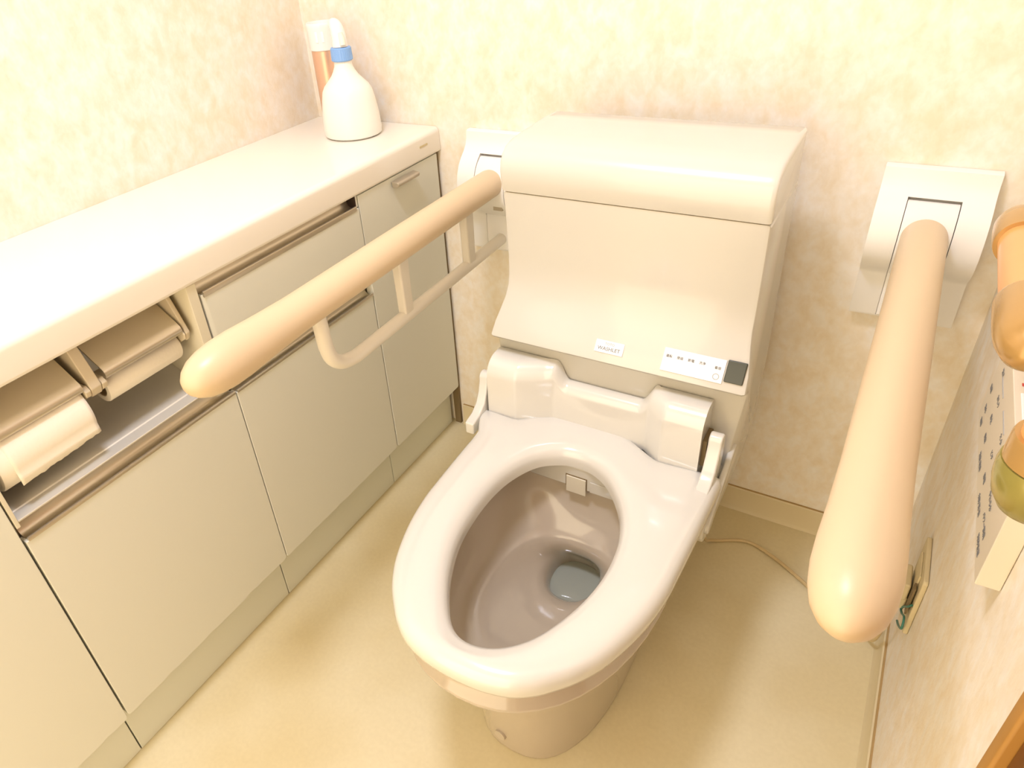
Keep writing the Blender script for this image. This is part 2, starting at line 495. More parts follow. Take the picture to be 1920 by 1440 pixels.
# drawer front: slightly bevelled left edge
zl, zt = 0.5870, 0.7390
dy0, dy1 = YB - 0.008, YC - 0.0015
pr = [(-0.018, dy0), (-0.003, dy0), (0.0006, dy0 + 0.0085), (0.0006, dy1), (-0.018, dy1)]
V, F = prismg(pr, 'z', zl, zt)
drw = mk('drawer', V, F, M['door'], u, bevel=0.001)
outer = [(0.0016, zt - 0.004), (0.0022, zt + 0.0036), (0.0014, zt + 0.0058), (-0.0006, zt + 0.0062), (-0.0020, zt + 0.0044)]
zz = zt + 0.0036
th = [(-0.0045, zz - 0.002), (-0.009, zz - 0.003), (-0.014, zz - 0.0018), (-0.0185, zz + 0.002), (-0.0215, zz + 0.008), (-0.0222, zz + 0.020)]
prism('finger_pull', outer + th + [(-0.0245, zz + 0.020), (-0.0245, zz - 0.006)], 'y', dy0 + 0.003, dy1 - 0.008, M['metal'], drw, smooth=True, angle=50)
box('channel_end_shade', -0.0220, -0.001, dy1 - 0.0078, dy1 - 0.0052, zz - 0.003, zz + 0.0205, M['dark'], drw)  # dark block painted as shade in the gap at the channel's end
box('channel_side', -0.024, -0.0015, dy1 - 0.005, dy1, zz - 0.001, ZCU - 0.0015, M['door'], drw)
prism('kick_plate', [(YB + 0.0012, 0.001), (YC - 0.0012, 0.001), (YC - 0.0012, ZDB + 0.01), (YB + 0.0012, ZDB + 0.01)], 'x', XK - 0.02, XK, M['kick'], u, bevel=0.001)

# -- tall unit beside the back wall
u = thing('cabinet_unit', (-0.17, (YC + YD) / 2, 0), 'narrow tall cream cabinet against the back wall, door with small grey bar handle', 'cabinet')
recess_body(u, YC + 0.0005, -0.0015, ZCU - 0.001)
dd = door(YC, YD, ZDB - 0.0005, ZCU - 0.003, u, 31, jag=0.0002)
box('gap_shade_strip', -0.024, -0.006, YD + 0.0025, -0.0015, 0.0, ZCU - 0.002, M['gap'], u)  # side strip coloured dark as shade between door and back wall
prism('kick_plate', [(YC + 0.0012, 0.001), (YD - 0.004, 0.001), (YD - 0.004, ZDB + 0.01), (YC + 0.0012, ZDB + 0.01)], 'x', XK - 0.02, XK, M['kick'], u, bevel=0.001)
# bar handle: flat top, rounded front, two feet
V, F = join(prismg([(0.003, 0.7440), (0.006, 0.7425), (0.0175, 0.7445), (0.0205, 0.7475), (0.0205, 0.7520), (0.018, 0.7545), (0.003, 0.7560)], 'y', -0.190, -0.112),
            boxg(-0.0005, 0.006, -0.180, -0.172, 0.7445, 0.7545), boxg(-0.0005, 0.006, -0.130, -0.122, 0.7445, 0.7545))
tag(mk('handle', V, F, M['handle'], dd, bevel=0.0015), 'small grey metal bar handle')

# -- worktop: rolled front edge
pr = [(XL + 0.0005, ZCU), (0.0008, ZCU), (0.003, ZCU + 0.0015), (0.0036, ZCU + 0.006), (0.0025, ZCT - 0.012)] + arc(-0.0085, ZCT - 0.011, 0.011, 0, 90, 7) + [(XL + 0.0005, ZCT)]
ct = prism('worktop', pr, 'y', YF + 0.0015, -0.0012, M['counter'], smooth=True, angle=60)
tag(ct, 'long white worktop with rolled front edge running along the left wall', 'worktop')
V, F = prismg([(-0.079, 0.7915), (-0.079, 0.7955), (-0.0505, 0.7955), (-0.0505, 0.7915)], 'x', 0.0032, 0.0041)
mk('maker_badge', V, F, mat('badge', (0.62, 0.52, 0.30), 0.4), ct)

# ------------------------------------------------------------------ double paper holder and the two rolls
t = thing('toilet_paper_holder', (-0.07, -0.9, 0.70), 'double paper holder with satin metal covers inside the cabinet niche', 'paper holder')
LZ = 0.695
def cover(y0, y1):
    top = [(-0.118, 0.7560), (-0.098, 0.7545), (-0.076, 0.7470), (-0.055, 0.7345), (-0.036, 0.7215), (-0.022, 0.7120), (-0.0135, 0.7055), (-0.0100, 0.6995), (-0.0115, 0.6935), (-0.0170, 0.6900)]
    bot = [(-0.0178, 0.6915), (-0.0130, 0.6945), (-0.0120, 0.6990), (-0.0150, 0.7040), (-0.023, 0.7100), (-0.037, 0.7193), (-0.056, 0.7322), (-0.077, 0.7448), (-0.098, 0.7525), (-0.118, 0.7540)]
    prism('cover', top + bot, 'y', y0, y1, M['metal'], t, smooth=True, angle=50)
cover(-1.050, -0.916)
cover(-0.879, -0.741)
def arm(y0, y1, full=True):
    # hanging arm with a stepped foot
    V, F = prismg([(-0.095, 0.7635), (-0.040, 0.7635), (-0.030, 0.740), (-0.014, 0.7000), (-0.010, 0.690), (-0.016, 0.676), (-0.050, 0.668), (-0.078, 0.690)], 'y', y0, y1)
    mk('arm', V, F, M['hold_pl'], t, bevel=0.002)
arm(-0.9060, -0.889)
arm(-0.7365, -0.7285)
arm(-1.0655, -1.060)
# spring clips that carry the rolls
def clip(y0, y1):
    V, F = prismg([(-0.060, 0.6955), (-0.018, 0.6965), (-0.0105, 0.690), (-0.0125, 0.681), (-0.030, 0.670), (-0.060, 0.668)], 'y', y0, y1)
    mk('clip', V, F, M['hold_pl'], t, bevel=0.0015)
clip(-0.9150, -0.9065); clip(-0.8885, -0.880); clip(-0.7405, -0.7370)
box('back_plate', -0.1455, -0.090, -1.0655, -0.728, 0.7575, 0.7642, M['hold_pl'], t, bevel=0.001)

def roll(cx, cz, y0, y1, r, rc, label, sheet=None):
    o = thing('toilet_paper_roll', (cx, (y0 + y1) / 2, cz), label, 'toilet paper')
    n = 48
    def ring(rad, y): return [(cx + rad * math.cos(2 * math.pi * k / n), y, cz + rad * math.sin(2 * math.pi * k / n)) for k in range(n)]
    V, F = loftg([ring(rc, y0), ring(r - 0.001, y0), ring(r, y0 + 0.002), ring(r, y1 - 0.002), ring(r - 0.001, y1), ring(rc, y1), ring(rc, y0)], False, False)
    mk('paper_body', V, F, M['paper'], o, smooth=True)
    V, F = loftg([ring(rc - 0.0002, y0 + 0.0005), ring(rc - 0.0002, y1 - 0.0005), ring(rc - 0.0015, y1 - 0.0005), ring(rc - 0.0015, y0 + 0.0005), ring(rc - 0.0002, y0 + 0.0005)], False, False)
    mk('core', V, F, M['core'], o, smooth=True)
    return o
r2 = roll(-0.052, 0.6560, -1.057, -0.918, 0.047, 0.0175, 'fuller toilet paper roll with loose torn sheet hanging, at left frame edge')
r1 = roll(-0.045, 0.6660, -0.878, -0.744, 0.0245, 0.0150, 'nearly used up toilet paper roll under the right hand metal cover')
# torn sheet wrapped over the front of the fuller roll
rows = []
for k in range(13):
    a = R(70 - 85 * k / 12)
    rows.append((-0.052 + 0.0475 * math.cos(a), 0.6560 + 0.0475 * math.sin(a)))
rows += [(-0.0048, 0.636), (-0.0042, 0.624)]
V = []; F = []
NY = 24
for x, z in rows:
    for j in range(NY + 1): V.append([x, -1.040 + (0.121) * j / NY, z])
rnd = random.Random(5)
for j in range(NY + 1):                      # slanting torn lower edge
    u_ = j / NY
    V[-(NY + 1) + j][2] = 0.6225 + 0.006 * u_ + rnd.uniform(-0.0010, 0.0010)
    V[-2 * (NY + 1) + j][2] = max(V[-2 * (NY + 1) + j][2], V[-(NY + 1) + j][2] + 0.004)
w = NY + 1
for i in range(len(rows) - 1):
    for j in range(NY): F.append((i * w + j, i * w + j + 1, (i + 1) * w + j + 1, (i + 1) * w + j))
sh = mk('loose_sheet', V, F, M['paper'], r2, smooth=True)
s = sh.modifiers.new('t', 'SOLIDIFY'); s.thickness = 0.0005

# ------------------------------------------------------------------ bottles on the worktop
t = thing('spray_bottle', (-0.155, -0.098, ZCT), 'cloudy white spray bottle with blue collar standing on the worktop', 'spray bottle')
BC = (-0.151, -0.104)
prof = [(0.0, ZCT), (0.057, ZCT + 0.0005), (0.0625, ZCT + 0.004), (0.064, ZCT + 0.014), (0.062, ZCT + 0.045), (0.0575, ZCT + 0.075), (0.0535, ZCT + 0.092), (0.048, ZCT + 0.102), (0.038, ZCT + 0.1125), (0.029, ZCT + 0.122), (0.0235, ZCT + 0.131), (0.0195, ZCT + 0.140), (0.0182, ZCT + 0.150), (0.0, ZCT + 0.150)]
lathe('bottle', [(max(r, 1e-4), z) for r, z in prof], BC, M['spray'], t, n=56, sx=1.0, sy=0.95)
zc = ZCT + 0.1505
n = 60
rings = []
for zz_, rr in ((zc, 0.0200), (zc + 0.002, 0.0218), (zc + 0.024, 0.0208), (zc + 0.026, 0.0190)):
    rings.append([(BC[0] + (rr + (0.0006 if k % 2 else 0)) * math.cos(2 * math.pi * k / n), BC[1] + (rr + (0.0006 if k % 2 else 0)) * math.sin(2 * math.pi * k / n), zz_) for k in range(n)])
V, F = loftg(rings)
tag(mk('collar', V, F, M['blue'], t, smooth=True, angle=30), 'blue ribbed screw collar')
# trigger head: swept neck bending to the nozzle (towards the back left)
zt0 = zc + 0.026
path = catmull([(BC[0], BC[1], zt0), (BC[0] - 0.001, BC[1] + 0.001, zt0 + 0.018), (BC[0] - 0.005, BC[1] + 0.003, zt0 + 0.032), (BC[0] - 0.013, BC[1] + 0.008, zt0 + 0.040), (BC[0] - 0.024, BC[1] + 0.014, zt0 + 0.041)], 5)
rad = [interp(i / (len(path) - 1), [(0, 0.0160), (0.3, 0.0150), (0.6, 0.0135), (0.9, 0.011), (1, 0.0100)]) for i in range(len(path))]
tube('spray_head', path, rad, M['white'], t, 20)
path = catmull([(BC[0] + 0.007, BC[1] - 0.004, zt0 + 0.026), (BC[0] + 0.012, BC[1] - 0.006, zt0 + 0.015), (BC[0] + 0.015, BC[1] - 0.008, zt0 + 0.004)], 5)
tube('trigger', path, [0.006] * len(path), M['paper'], t, 12)

t = thing('aerosol_can', (-0.236, -0.060, ZCT), 'copper coloured aerosol can with white cap behind the spray bottle', 'aerosol can')
AC = (-0.246, -0.048)
lathe('can', [(0.026, ZCT), (0.0285, ZCT + 0.002), (0.0285, ZCT + 0.158), (0.027, ZCT + 0.162)], AC, M['can'], t)
tag(lathe('cap', [(0.0290, ZCT + 0.1605), (0.0305, ZCT + 0.162), (0.0315, ZCT + 0.205), (0.0325, ZCT + 0.211), (0.0305, ZCT + 0.2145), (0.029, ZCT + 0.214), (0.028, ZCT + 0.205), (0.005, ZCT + 0.204)], AC, M['white'], t), 'white spray cap')
# recessed finger window in the cap, facing the room
cd = (Vector((0.60, -1.0, 0)).normalized())
sd = Vector((-cd.y, cd.x, 0))
V = []; F = []
for a in (-0.30, -0.12):
    for z_ in (ZCT + 0.178, ZCT + 0.199):
        for rr in (0.0300, 0.0322):
            d_ = cd * math.cos(a) + sd * math.sin(a)
            V.append((AC[0] + d_.x * rr, AC[1] + d_.y * rr, z_))
F = [(0, 1, 3, 2), (4, 6, 7, 5), (0, 4, 5, 1), (2, 3, 7, 6), (0, 2, 6, 4), (1, 5, 7, 3)]
g1 = (V, F)
V2 = []
for a in (0.12, 0.30):
    for z_ in (ZCT + 0.178, ZCT + 0.199):
        for rr in (0.0300, 0.0322):
            d_ = cd * math.cos(a) + sd * math.sin(a)
            V2.append((AC[0] + d_.x * rr, AC[1] + d_.y * rr, z_))
V, F = join(g1, (V2, F))
mk('cap_rib', V, F, M['panelw'], t, bevel=0.0006)

# ------------------------------------------------------------------ toilet
TX = 0.547
W0, W1 = 0.337, 0.753
toilet = thing('toilet', (TX, -0.45, 0), 'ivory one-piece toilet with tall tank, open lidless seat and washing unit', 'toilet')

def rrect_ring(x0, x1, y0, y1, z, r, n=6):
    pts = []
    for cx, cy, a0 in ((x1 - r, y1 - r, 0), (x0 + r, y1 - r, 90), (x0 + r, y0 + r, 180), (x1 - r, y0 + r, 270)):
        for i in range(n + 1):
            a = R(a0 + 90 * i / n)
            pts.append((cx + r * math.cos(a), cy + r * math.sin(a), z))
    return pts

# tank and washing-unit housing: side profile (y, z) extruded across, bevelled
prof = [(-0.125, 0.8195), (-0.322, 0.8195), (-0.3185, 0.765), (-0.3155, 0.70), (-0.3160, 0.672), (-0.3200, 0.650), (-0.3280, 0.630), (-0.3400, 0.611), (-0.3540, 0.592), (-0.3680, 0.5735),
        (-0.3700, 0.5690), (-0.3675, 0.5650), (-0.3480, 0.5560), (-0.3440, 0.5500), (-0.3430, 0.430), (-0.3450, 0.4040),
        (-0.400, 0.3920), (-0.420, 0.3860), (-0.4240, 0.376), (-0.4240, 0.350), (-0.420, 0.334), (-0.405, 0.325), (-0.19, 0.318), (-0.150, 0.330), (-0.125, 0.365), (-0.095, 0.46), (-0.105, 0.60), (-0.125, 0.72)]
def wid(y, z):
    # the housing flares a little at the ledge
    f_ = 0.012 * (1 - sstep(0.575, 0.655, z)) * sstep(0.44, 0.545, z) * (1 - sstep(-0.36, -0.20, y))
    return f_
secs = []
xs = [(W0, 0.006), (W0 + 0.0018, 0.0022), (W0 + 0.006, 0.0), (W1 - 0.006, 0.0), (W1 - 0.0018, 0.0022), (W1, 0.006)]
cy, cz = -0.26, 0.55
from mathutils.geometry import intersect_line_line_2d
for x, ins in xs:
    ring = []
    nP = len(prof)
    for i, (y, z) in enumerate(prof):
        a = Vector(prof[i - 1]); b = Vector((y, z)); c = Vector(prof[(i + 1) % nP])
        d1 = (b - a).normalized(); d2 = (c - b).normalized()
        nn = Vector((d1.y + d2.y, -(d1.x + d2.x))).normalized()
        q = b - nn * ins if True else b
        sx = (x - TX)
        fl = wid(y, z)
        ring.append((TX + sx + math.copysign(fl, sx), q.x, q.y))
    secs.append(ring)
# orient: outline runs so that nn points inwards or outwards; test with area sign
area = sum(prof[i][0] * prof[(i + 1) % len(prof)][1] - prof[(i + 1) % len(prof)][0] * prof[i][1] for i in range(len(prof)))
if area < 0:
    secs2 = []
    for (x, ins), ring in zip(xs, secs):
        new = []
        for i, (y, z) in enumerate(prof):
            px, qy, qz = ring[i]
            new.append((px, 2 * y - qy, 2 * z - qz))
        secs2.append(new)
    secs = secs2
V, F = loftg(secs)
tank = mk('tank_housing', V, F, M['ivory'], toilet, smooth=True, angle=32)

# lid: rolled front edge, overhanging sides very slightly
lp = [(-0.118, 0.8215), (-0.3235, 0.8215), (-0.3275, 0.838), (-0.3290, 0.855), (-0.3265, 0.870), (-0.3190, 0.8825), (-0.3060, 0.8915), (-0.288, 0.8960), (-0.255, 0.8985), (-0.170, 0.9010), (-0.128, 0.9000), (-0.118, 0.8950), (-0.114, 0.880)]
lp_a = sum(lp[i][0] * lp[(i + 1) % len(lp)][1] - lp[(i + 1) % len(lp)][0] * lp[i][1] for i in range(len(lp)))
sg = 1 if lp_a > 0 else -1
def lid_ring(x, ins, corner):
    ring = []
    nP = len(lp)
    for i, (y, z) in enumerate(lp):
        a = Vector(lp[i - 1]); b = Vector((y, z)); c = Vector(lp[(i + 1) % nP])
        d1 = (b - a).normalized(); d2 = (c - b).normalized()
        nn = Vector((d1.y + d2.y, -(d1.x + d2.x))).normalized() * sg
        q = b - nn * ins
        yy = q.x
        if yy > -0.17: yy = min(yy, -0.114 - corner)      # rounded rear corners
        ring.append((x, yy, q.y))
    return ring
secs = []
for a in (0, 18, 36, 54, 72, 90):
    s_ = math.sin(R(a)); c_ = math.cos(R(a))
    secs.append(lid_ring(W0 - 0.001 + 0.008 * (1 - s_), 0.008 * (1 - s_) * 0 + 0.006 * (1 - s_), 0.024 * (1 - s_)))
secs.append(lid_ring(W0 + 0.03, 0, 0.0))
secs.append(lid_ring(W1 - 0.03, 0, 0.0))
for a in (90, 72, 54, 36, 18, 0):
    s_ = math.sin(R(a))
    secs.append(lid_ring(W1 + 0.001 - 0.008 * (1 - s_), 0.006 * (1 - s_), 0.024 * (1 - s_)))
# order outermost first
secs = sorted(secs, key=lambda r_: r_[0][0])
# outermost ring must be the inset one
k0 = [lid_ring(W0 - 0.001 + d_, i_, c__) for d_, i_, c__ in ((0, 0.0055, 0.040), (0.0006, 0.0032, 0.033), (0.002, 0.0015, 0.027), (0.0045, 0.0004, 0.021), (0.009, 0, 0.014), (0.016, 0, 0.0075), (0.026, 0, 0.002), (0.038, 0, 0))]
k1 = [lid_ring(W1 + 0.001 - d_, i_, c__) for d_, i_, c__ in ((0.038, 0, 0), (0.024, 0, 0.001), (0.014, 0, 0.004), (0.008, 0, 0.009), (0.0045, 0.0004, 0.014), (0.002, 0.0015, 0.020), (0.0006, 0.0032, 0.026), (0, 0.0055, 0.032))]
V, F = loftg(k0 + k1)
mk('tank_lid', V, F, M['ivory'], toilet, smooth=True, angle=40)
box('lid_joint', W0 + 0.004, W1 - 0.004, -0.318, -0.13, 0.8190, 0.8220, mat('joint_tan', (0.52, 0.40, 0.2), 0.6), toilet)

sk = [(-0.395, 0.3925), (-0.445, 0.3860), (-0.462, 0.3800), (-0.4700, 0.368), (-0.4700, 0.350), (-0.460, 0.334), (-0.440, 0.325), (-0.395, 0.3235)]
prism('side_skirt', sk, 'x', W0, W0 + 0.030, M['ivory'], toilet, bevel=0.004, seg=3)
prism('side_skirt', sk, 'x', W1 - 0.030, W1, M['ivory'], toilet, bevel=0.004, seg=3)
# side pocket relief on the right flank of the washing unit
V, F = prismg(catmull([(-0.318, 0.430), (-0.335, 0.417), (-0.375, 0.395), (-0.425, 0.366), (-0.452, 0.352), (-0.462, 0.362), (-0.448, 0.378), (-0.400, 0.402), (-0.350, 0.428), (-0.325, 0.438)], 4, True), 'x', W1 - 0.004, W1 + 0.006)
mk('side_grip', [tuple(v_) for v_ in V], F, M['ivory'], toilet, bevel=0.003, seg=3)

# ceramic bowl: outer loft
def yz_outline(y_rear, y_front, hw, z, n=48, pw=2.0, xc=TX, taper=0.0, ew=2.3):
    """egg-like ring: rounded front, squarer rear"""
    pts = []
    ym = y_front + (y_rear - y_front) * 0.42
    for k in range(n):
        a = 2 * math.pi * k / n
        c, s_ = math.cos(a), math.sin(a)
        ex = ew if s_ < 0 else 3.2
        X = math.copysign(abs(c) ** (2 / ex), c) * hw
        if s_ < 0: Y = ym - abs(s_) ** (2 / ex) * (ym - y_front)
        else: Y = ym + abs(s_) ** (2 / ex) * (y_rear - ym)
        X *= 1 - taper * (Y - ym) / (y_rear - ym) if Y > ym else 1
        pts.append((xc + X, Y, z))
    return pts
SXC = 0.551
rings = [yz_outline(-0.14, -0.752, 0.122, 0.001, xc=0.548, ew=2.5),
         yz_outline(-0.14, -0.7525, 0.1222, 0.012, xc=0.548, ew=2.5),
         yz_outline(-0.14, -0.757, 0.1235, 0.06, xc=0.548, ew=2.5),
         yz_outline(-0.15, -0.768, 0.125, 0.14, xc=0.548, ew=2.45),
         yz_outline(-0.16, -0.784, 0.131, 0.21, xc=0.549, ew=2.4),
         yz_outline(-0.18, -0.808, 0.144, 0.262, xc=0.549, ew=2.3),
         yz_outline(-0.19, -0.838, 0.162, 0.300, xc=0.550, ew=2.25),
         yz_outline(-0.20, -0.864, 0.178, 0.326, xc=0.551, ew=2.2),
         yz_outline(-0.20, -0.877, 0.187, 0.342, xc=0.552, ew=2.2),
         yz_outline(-0.20, -0.884, 0.1905, 0.350, xc=0.552, ew=2.2),
         yz_outline(-0.20, -0.884, 0.1905, 0.356, xc=0.552, ew=2.2),
         yz_outline(-0.20, -0.878, 0.1875, 0.361, xc=0.552, ew=2.2),
         yz_outline(-0.20, -0.877, 0.1870, 0.383, xc=0.552, ew=2.2),
         yz_outline(-0.20, -0.874, 0.184, 0.388, xc=0.552, ew=2.2)]
# inner bowl
def inner(y0, y1, hw, z, xc=0.551, ew=2.2, rear=2.4):
    pts = []
    ym = y1 + (y0 - y1) * 0.55
    n = 48
    for k in range(n):
        a = 2 * math.pi * k / n
        c, s_ = math.cos(a), math.sin(a)
        ex = ew if s_ < 0 else rear
        X = math.copysign(abs(c) ** (2 / ex), c) * hw
        Y = ym - abs(s_) ** (2 / ex) * (ym - y1) if s_ < 0 else ym + abs(s_) ** (2 / ex) * (y0 - ym)
        pts.append((xc + X, Y, z))
    return pts
rim_in = [inner(-0.430, -0.858, 0.150, 0.388, rear=4.5), inner(-0.426, -0.862, 0.153, 0.380, rear=4.5)]
bowl_in = [inner(-0.426, -0.862, 0.153, 0.380, rear=4.5), inner(-0.422, -0.862, 0.154, 0.365, rear=4.5), inner(-0.424, -0.852, 0.149, 0.335, rear=4.0), inner(-0.434, -0.832, 0.139, 0.300, rear=3.2),
           inner(-0.450, -0.800, 0.126, 0.272), inner(-0.462, -0.775, 0.116, 0.258), inner(-0.472, -0.757, 0.1085, 0.2505)]
step = [inner(-0.474, -0.752, 0.1055, 0.2490), inner(-0.477, -0.746, 0.102, 0.2455), inner(-0.480, -0.735, 0.096, 0.238), inner(-0.480, -0.695, 0.082, 0.225),
        inner(-0.476, -0.645, 0.068, 0.214), inner(-0.470, -0.600, 0.056, 0.205), inner(-0.465, -0.572, 0.0485, 0.197), inner(-0.459, -0.558, 0.0450, 0.186),
        inner(-0.452, -0.551, 0.0430, 0.170), inner(-0.445, -0.546, 0.042, 0.150), inner(-0.430, -0.540, 0.040, 0.110)]
V, F = loftg(rings + rim_in, True, False)
mk('bowl', V, F, M['ceramic'], toilet, smooth=True, angle=60)
V, F = loftg(bowl_in + step, False, True)
mk('bowl_basin', V, F, M['bowl_in'], toilet, smooth=True, angle=60)
# standing water
V, F = loftg([inner(-0.4500, -0.5500, 0.0430, 0.1640), inner(-0.4505, -0.5503, 0.0430, 0.1650)])
mk('bowl_water', V, F, M['water'], toilet)

# seat: ring swept between two outlines around a centre
SC0 = (0.551, -0.63)
hw_o = [(-0.888, 0.0), (-0.8865, 0.030), (-0.883, 0.052), (-0.875, 0.078), (-0.862, 0.100), (-0.845, 0.119), (-0.812, 0.147), (-0.770, 0.170), (-0.710, 0.190), (-0.650, 0.2010), (-0.600, 0.2040), (-0.530, 0.2065), (-0.460, 0.2085)]
SX = 0.5485
right = [(SX + h, y) for y, h in hw_o]                       # front -> rear on the right side
left = [(SX - h, y) for y, h in hw_o][::-1]                  # rear -> front
rear = [(0.7575, -0.420), (0.7570, -0.398), (0.750, -0.3915), (0.7365, -0.3915), (0.709, -0.394), (0.660, -0.3965), (0.640, -0.3900), (0.612, -0.374), (0.585, -0.358), (0.550, -0.3460), (0.515, -0.3440), (0.480, -0.3470), (0.450, -0.356), (0.420, -0.372), (0.398, -0.391), (0.385, -0.3985), (0.362, -0.3985), (0.335, -0.3970), (0.318, -0.3975), (0.3145, -0.4040), (0.3190, -0.418), (0.3290, -0.438)]
outl = right + rear + left[:-1]
in_pts_l = [(0.540, -0.838), (0.512, -0.824), (0.482, -0.785), (0.459, -0.742), (0.441, -0.690), (0.433, -0.632), (0.433, -0.572), (0.443, -0.520), (0.466, -0.474), (0.500, -0.449), (0.530, -0.443), (0.560, -0.448), (0.594, -0.470), (0.632, -0.520), (0.653, -0.575), (0.660, -0.628), (0.657, -0.682), (0.645, -0.734), (0.624, -0.785), (0.600, -0.816), (0.572, -0.834)]
def polar(pts, dense, n, closed_spline):
    P = [Vector((p[0], p[1])) for p in pts]
    if closed_spline: P = catmull(P, 10, True)
    else:
        Q = []
        for i in range(len(P)):
            a, b = P[i], P[(i + 1) % len(P)]
            for k in range(10): Q.append(a.lerp(b, k / 10))
        P = Q
    c = Vector(SC0)
    tab = sorted([(math.atan2((p - c).y, (p - c).x), (p - c).length) for p in P])
    res = []
    for k in range(n):
        a = -math.pi + 2 * math.pi * (k + 0.5) / n
        j = 0
        while j < len(tab) and tab[j][0] < a: j += 1
        a1, r1_ = tab[j % len(tab)]; a0, r0_ = tab[j - 1]
        if j == 0: a0 -= 2 * math.pi
        if j == len(tab): a1 += 2 * math.pi
        t_ = (a - a0) / max(1e-6, (a1 - a0))
        res.append((a, r0_ + (r1_ - r0_) * t_))
    return res
NS = 180
po = polar(outl, True, NS, True)
pi_ = polar(in_pts_l, True, NS, True)
prof_s = [(0.0, 0.3895, 1), (0.0, 0.4020, 1), (0.015, 0.4090, 1), (0.05, 0.4155, 1), (0.11, 0.4205, 1), (0.20, 0.4240, 1), (0.35, 0.4262, 1), (0.60, 0.4270, 1), (0.80, 0.4262, 1), (0.90, 0.4240, 1), (0.955, 0.4200, 1), (0.985, 0.4145, 1), (1.0, 0.4080, 1), (1.0, 0.4000, 1), (0.985, 0.3935, 1), (0.94, 0.3898, 1)]
rings = []
for u_, z_, _ in prof_s:
    ring = []
    for (a, ro), (_, ri) in zip(po, pi_):
        bnd = (ro - ri)
        # keep the roll-off width constant in metres
        W_ = bnd
        if u_ <= 0.2: rr = ri + u_ * 0.11
        elif u_ >= 0.8: rr = ro - (1 - u_) * 0.09
        else:
            lo_ = ri + 0.022; hi_ = ro - 0.018
            rr = lo_ + (hi_ - lo_) * (u_ - 0.2) / 0.6
        x_ = SC0[0] + rr * math.cos(a); y_ = SC0[1] + rr * math.sin(a)
        ring.append((x_, y_, z_))
    rings.append(ring)
V, F = loftg(rings + [rings[0]], False, False)
mk('seat', V, F, M['seat'], toilet, smooth=True, angle=60)
# hinge lugs of the seat
def lug(x0, x1):
    pr = [(-0.455, 0.4245), (-0.430, 0.4300), (-0.412, 0.4420), (-0.4020, 0.4600), (-0.3960, 0.4800)] + arc(-0.3840, 0.4850, 0.0125, 165, 0, 7) + [(-0.3700, 0.4600), (-0.3720, 0.4000), (-0.455, 0.4000)]
    V, F = prismg(pr, 'x', x0, x1)
    mk('hinge_lug', V, F, M['seat'], toilet, bevel=0.003, seg=3)
lug(0.3105, 0.3285)
lug(0.7265, 0.7475)

# hinge cover with two raised humps and a lower saddle between them
def hsec(x):
    yf = interp(x, [(0.332, -0.4020), (0.388, -0.4020), (0.450, -0.3720), (0.620, -0.3720), (0.655, -0.4000), (0.717, -0.4000)])
    k = 1 - sstep(0.446, 0.472, x) if x < 0.54 else sstep(0.604, 0.628, x)
    zt_ = 0.500 + 0.033 * k
    r_ = 0.020 + 0.014 * k
    yb = -0.3435
    sec = [(yb, 0.412), (yb, zt_ - 0.004), (yb - 0.004, zt_)]
    r_ = min(r_, abs(yf - yb) * 0.95)
    for i in range(9):
        a = R(90 + 90 * i / 8)
        sec.append((yf + r_ + r_ * math.cos(a), zt_ - r_ + r_ * math.sin(a)))
    sec += [(yf - 0.0005, 0.450), (yf - 0.001, 0.412)]
    return [(x, y, z) for y, z in sec]
xs_ = [0.332 + (0.717 - 0.332) * i / 110 for i in range(111)]
V, F = loftg([hsec(x) for x in xs_])
mk('hinge_cover', V, F, M['seat'], toilet, smooth=True, angle=50)
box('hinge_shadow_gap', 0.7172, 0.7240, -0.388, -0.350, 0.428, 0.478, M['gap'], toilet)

# nozzle housing face with shutter, seen through the seat opening
NF = -0.441
box('nozzle_housing', 0.400, 0.700, NF, -0.425, 0.3415, 0.387, M['ivory'], toilet, bevel=0.002)
tag(box('nozzle_shutter', 0.508, 0.545, NF - 0.003, NF - 0.0002, 0.3300, 0.3665, mat('shutter', (0.70, 0.66, 0.55), 0.3), toilet, bevel=0.001), 'small pale square nozzle shutter')
box('shutter_gap_shade', 0.5062, 0.5462, NF - 0.0008, NF + 0.0002, 0.3415, 0.3683, M['gap'], toilet)  # dark backing painted as the shaded gap round the shutter
box('nozzle_flap', 0.552, 0.640, NF - 0.0022, NF - 0.0002, 0.3425, 0.366, M['ivory'], toilet, bevel=0.001)

# sloped ledge frame for the stickers
def ledge_pt(x, s_):
    """s_=0 near the lip .. 1 up the slope"""
    a = Vector((-0.3685, 0.5738)); b = Vector((-0.3410, 0.6098))
    p = a.lerp(b, s_)
    return Vector((x, p.x, p.y))
n_l = Vector((0, -(0.6098 - 0.5738), (-0.3410 + 0.3685))).normalized()   # points up and to the front
up_l = (ledge_pt(0, 1) - ledge_pt(0, 0)).normalized()
def sticker(name, x0, x1, s0, s1, h, m, base=-0.001, bevel=0.0005):
    V = []
    for hh in (base, h):
        for x, s_ in ((x0, s0), (x1, s0), (x1, s1), (x0, s1)):
            V.append(ledge_pt(x, s_) + n_l * hh)
    F = [(0, 1, 2, 3), (7, 6, 5, 4), (0, 4, 5, 1), (1, 5, 6, 2), (2, 6, 7, 3), (3, 7, 4, 0)]
    return mk(name, V, F, m, toilet, bevel=bevel)
tag(sticker('name_plate', 0.5200, 0.5685, 0.22, 0.68, 0.0012, M['panelw']), 'small white name plate')
text('name_lettering', 'TOTO', 0.0058, ledge_pt(0.5442, 0.52) + n_l * 0.0015, (1, 0, 0), up_l, M['printl'], toilet, align='CENTER')
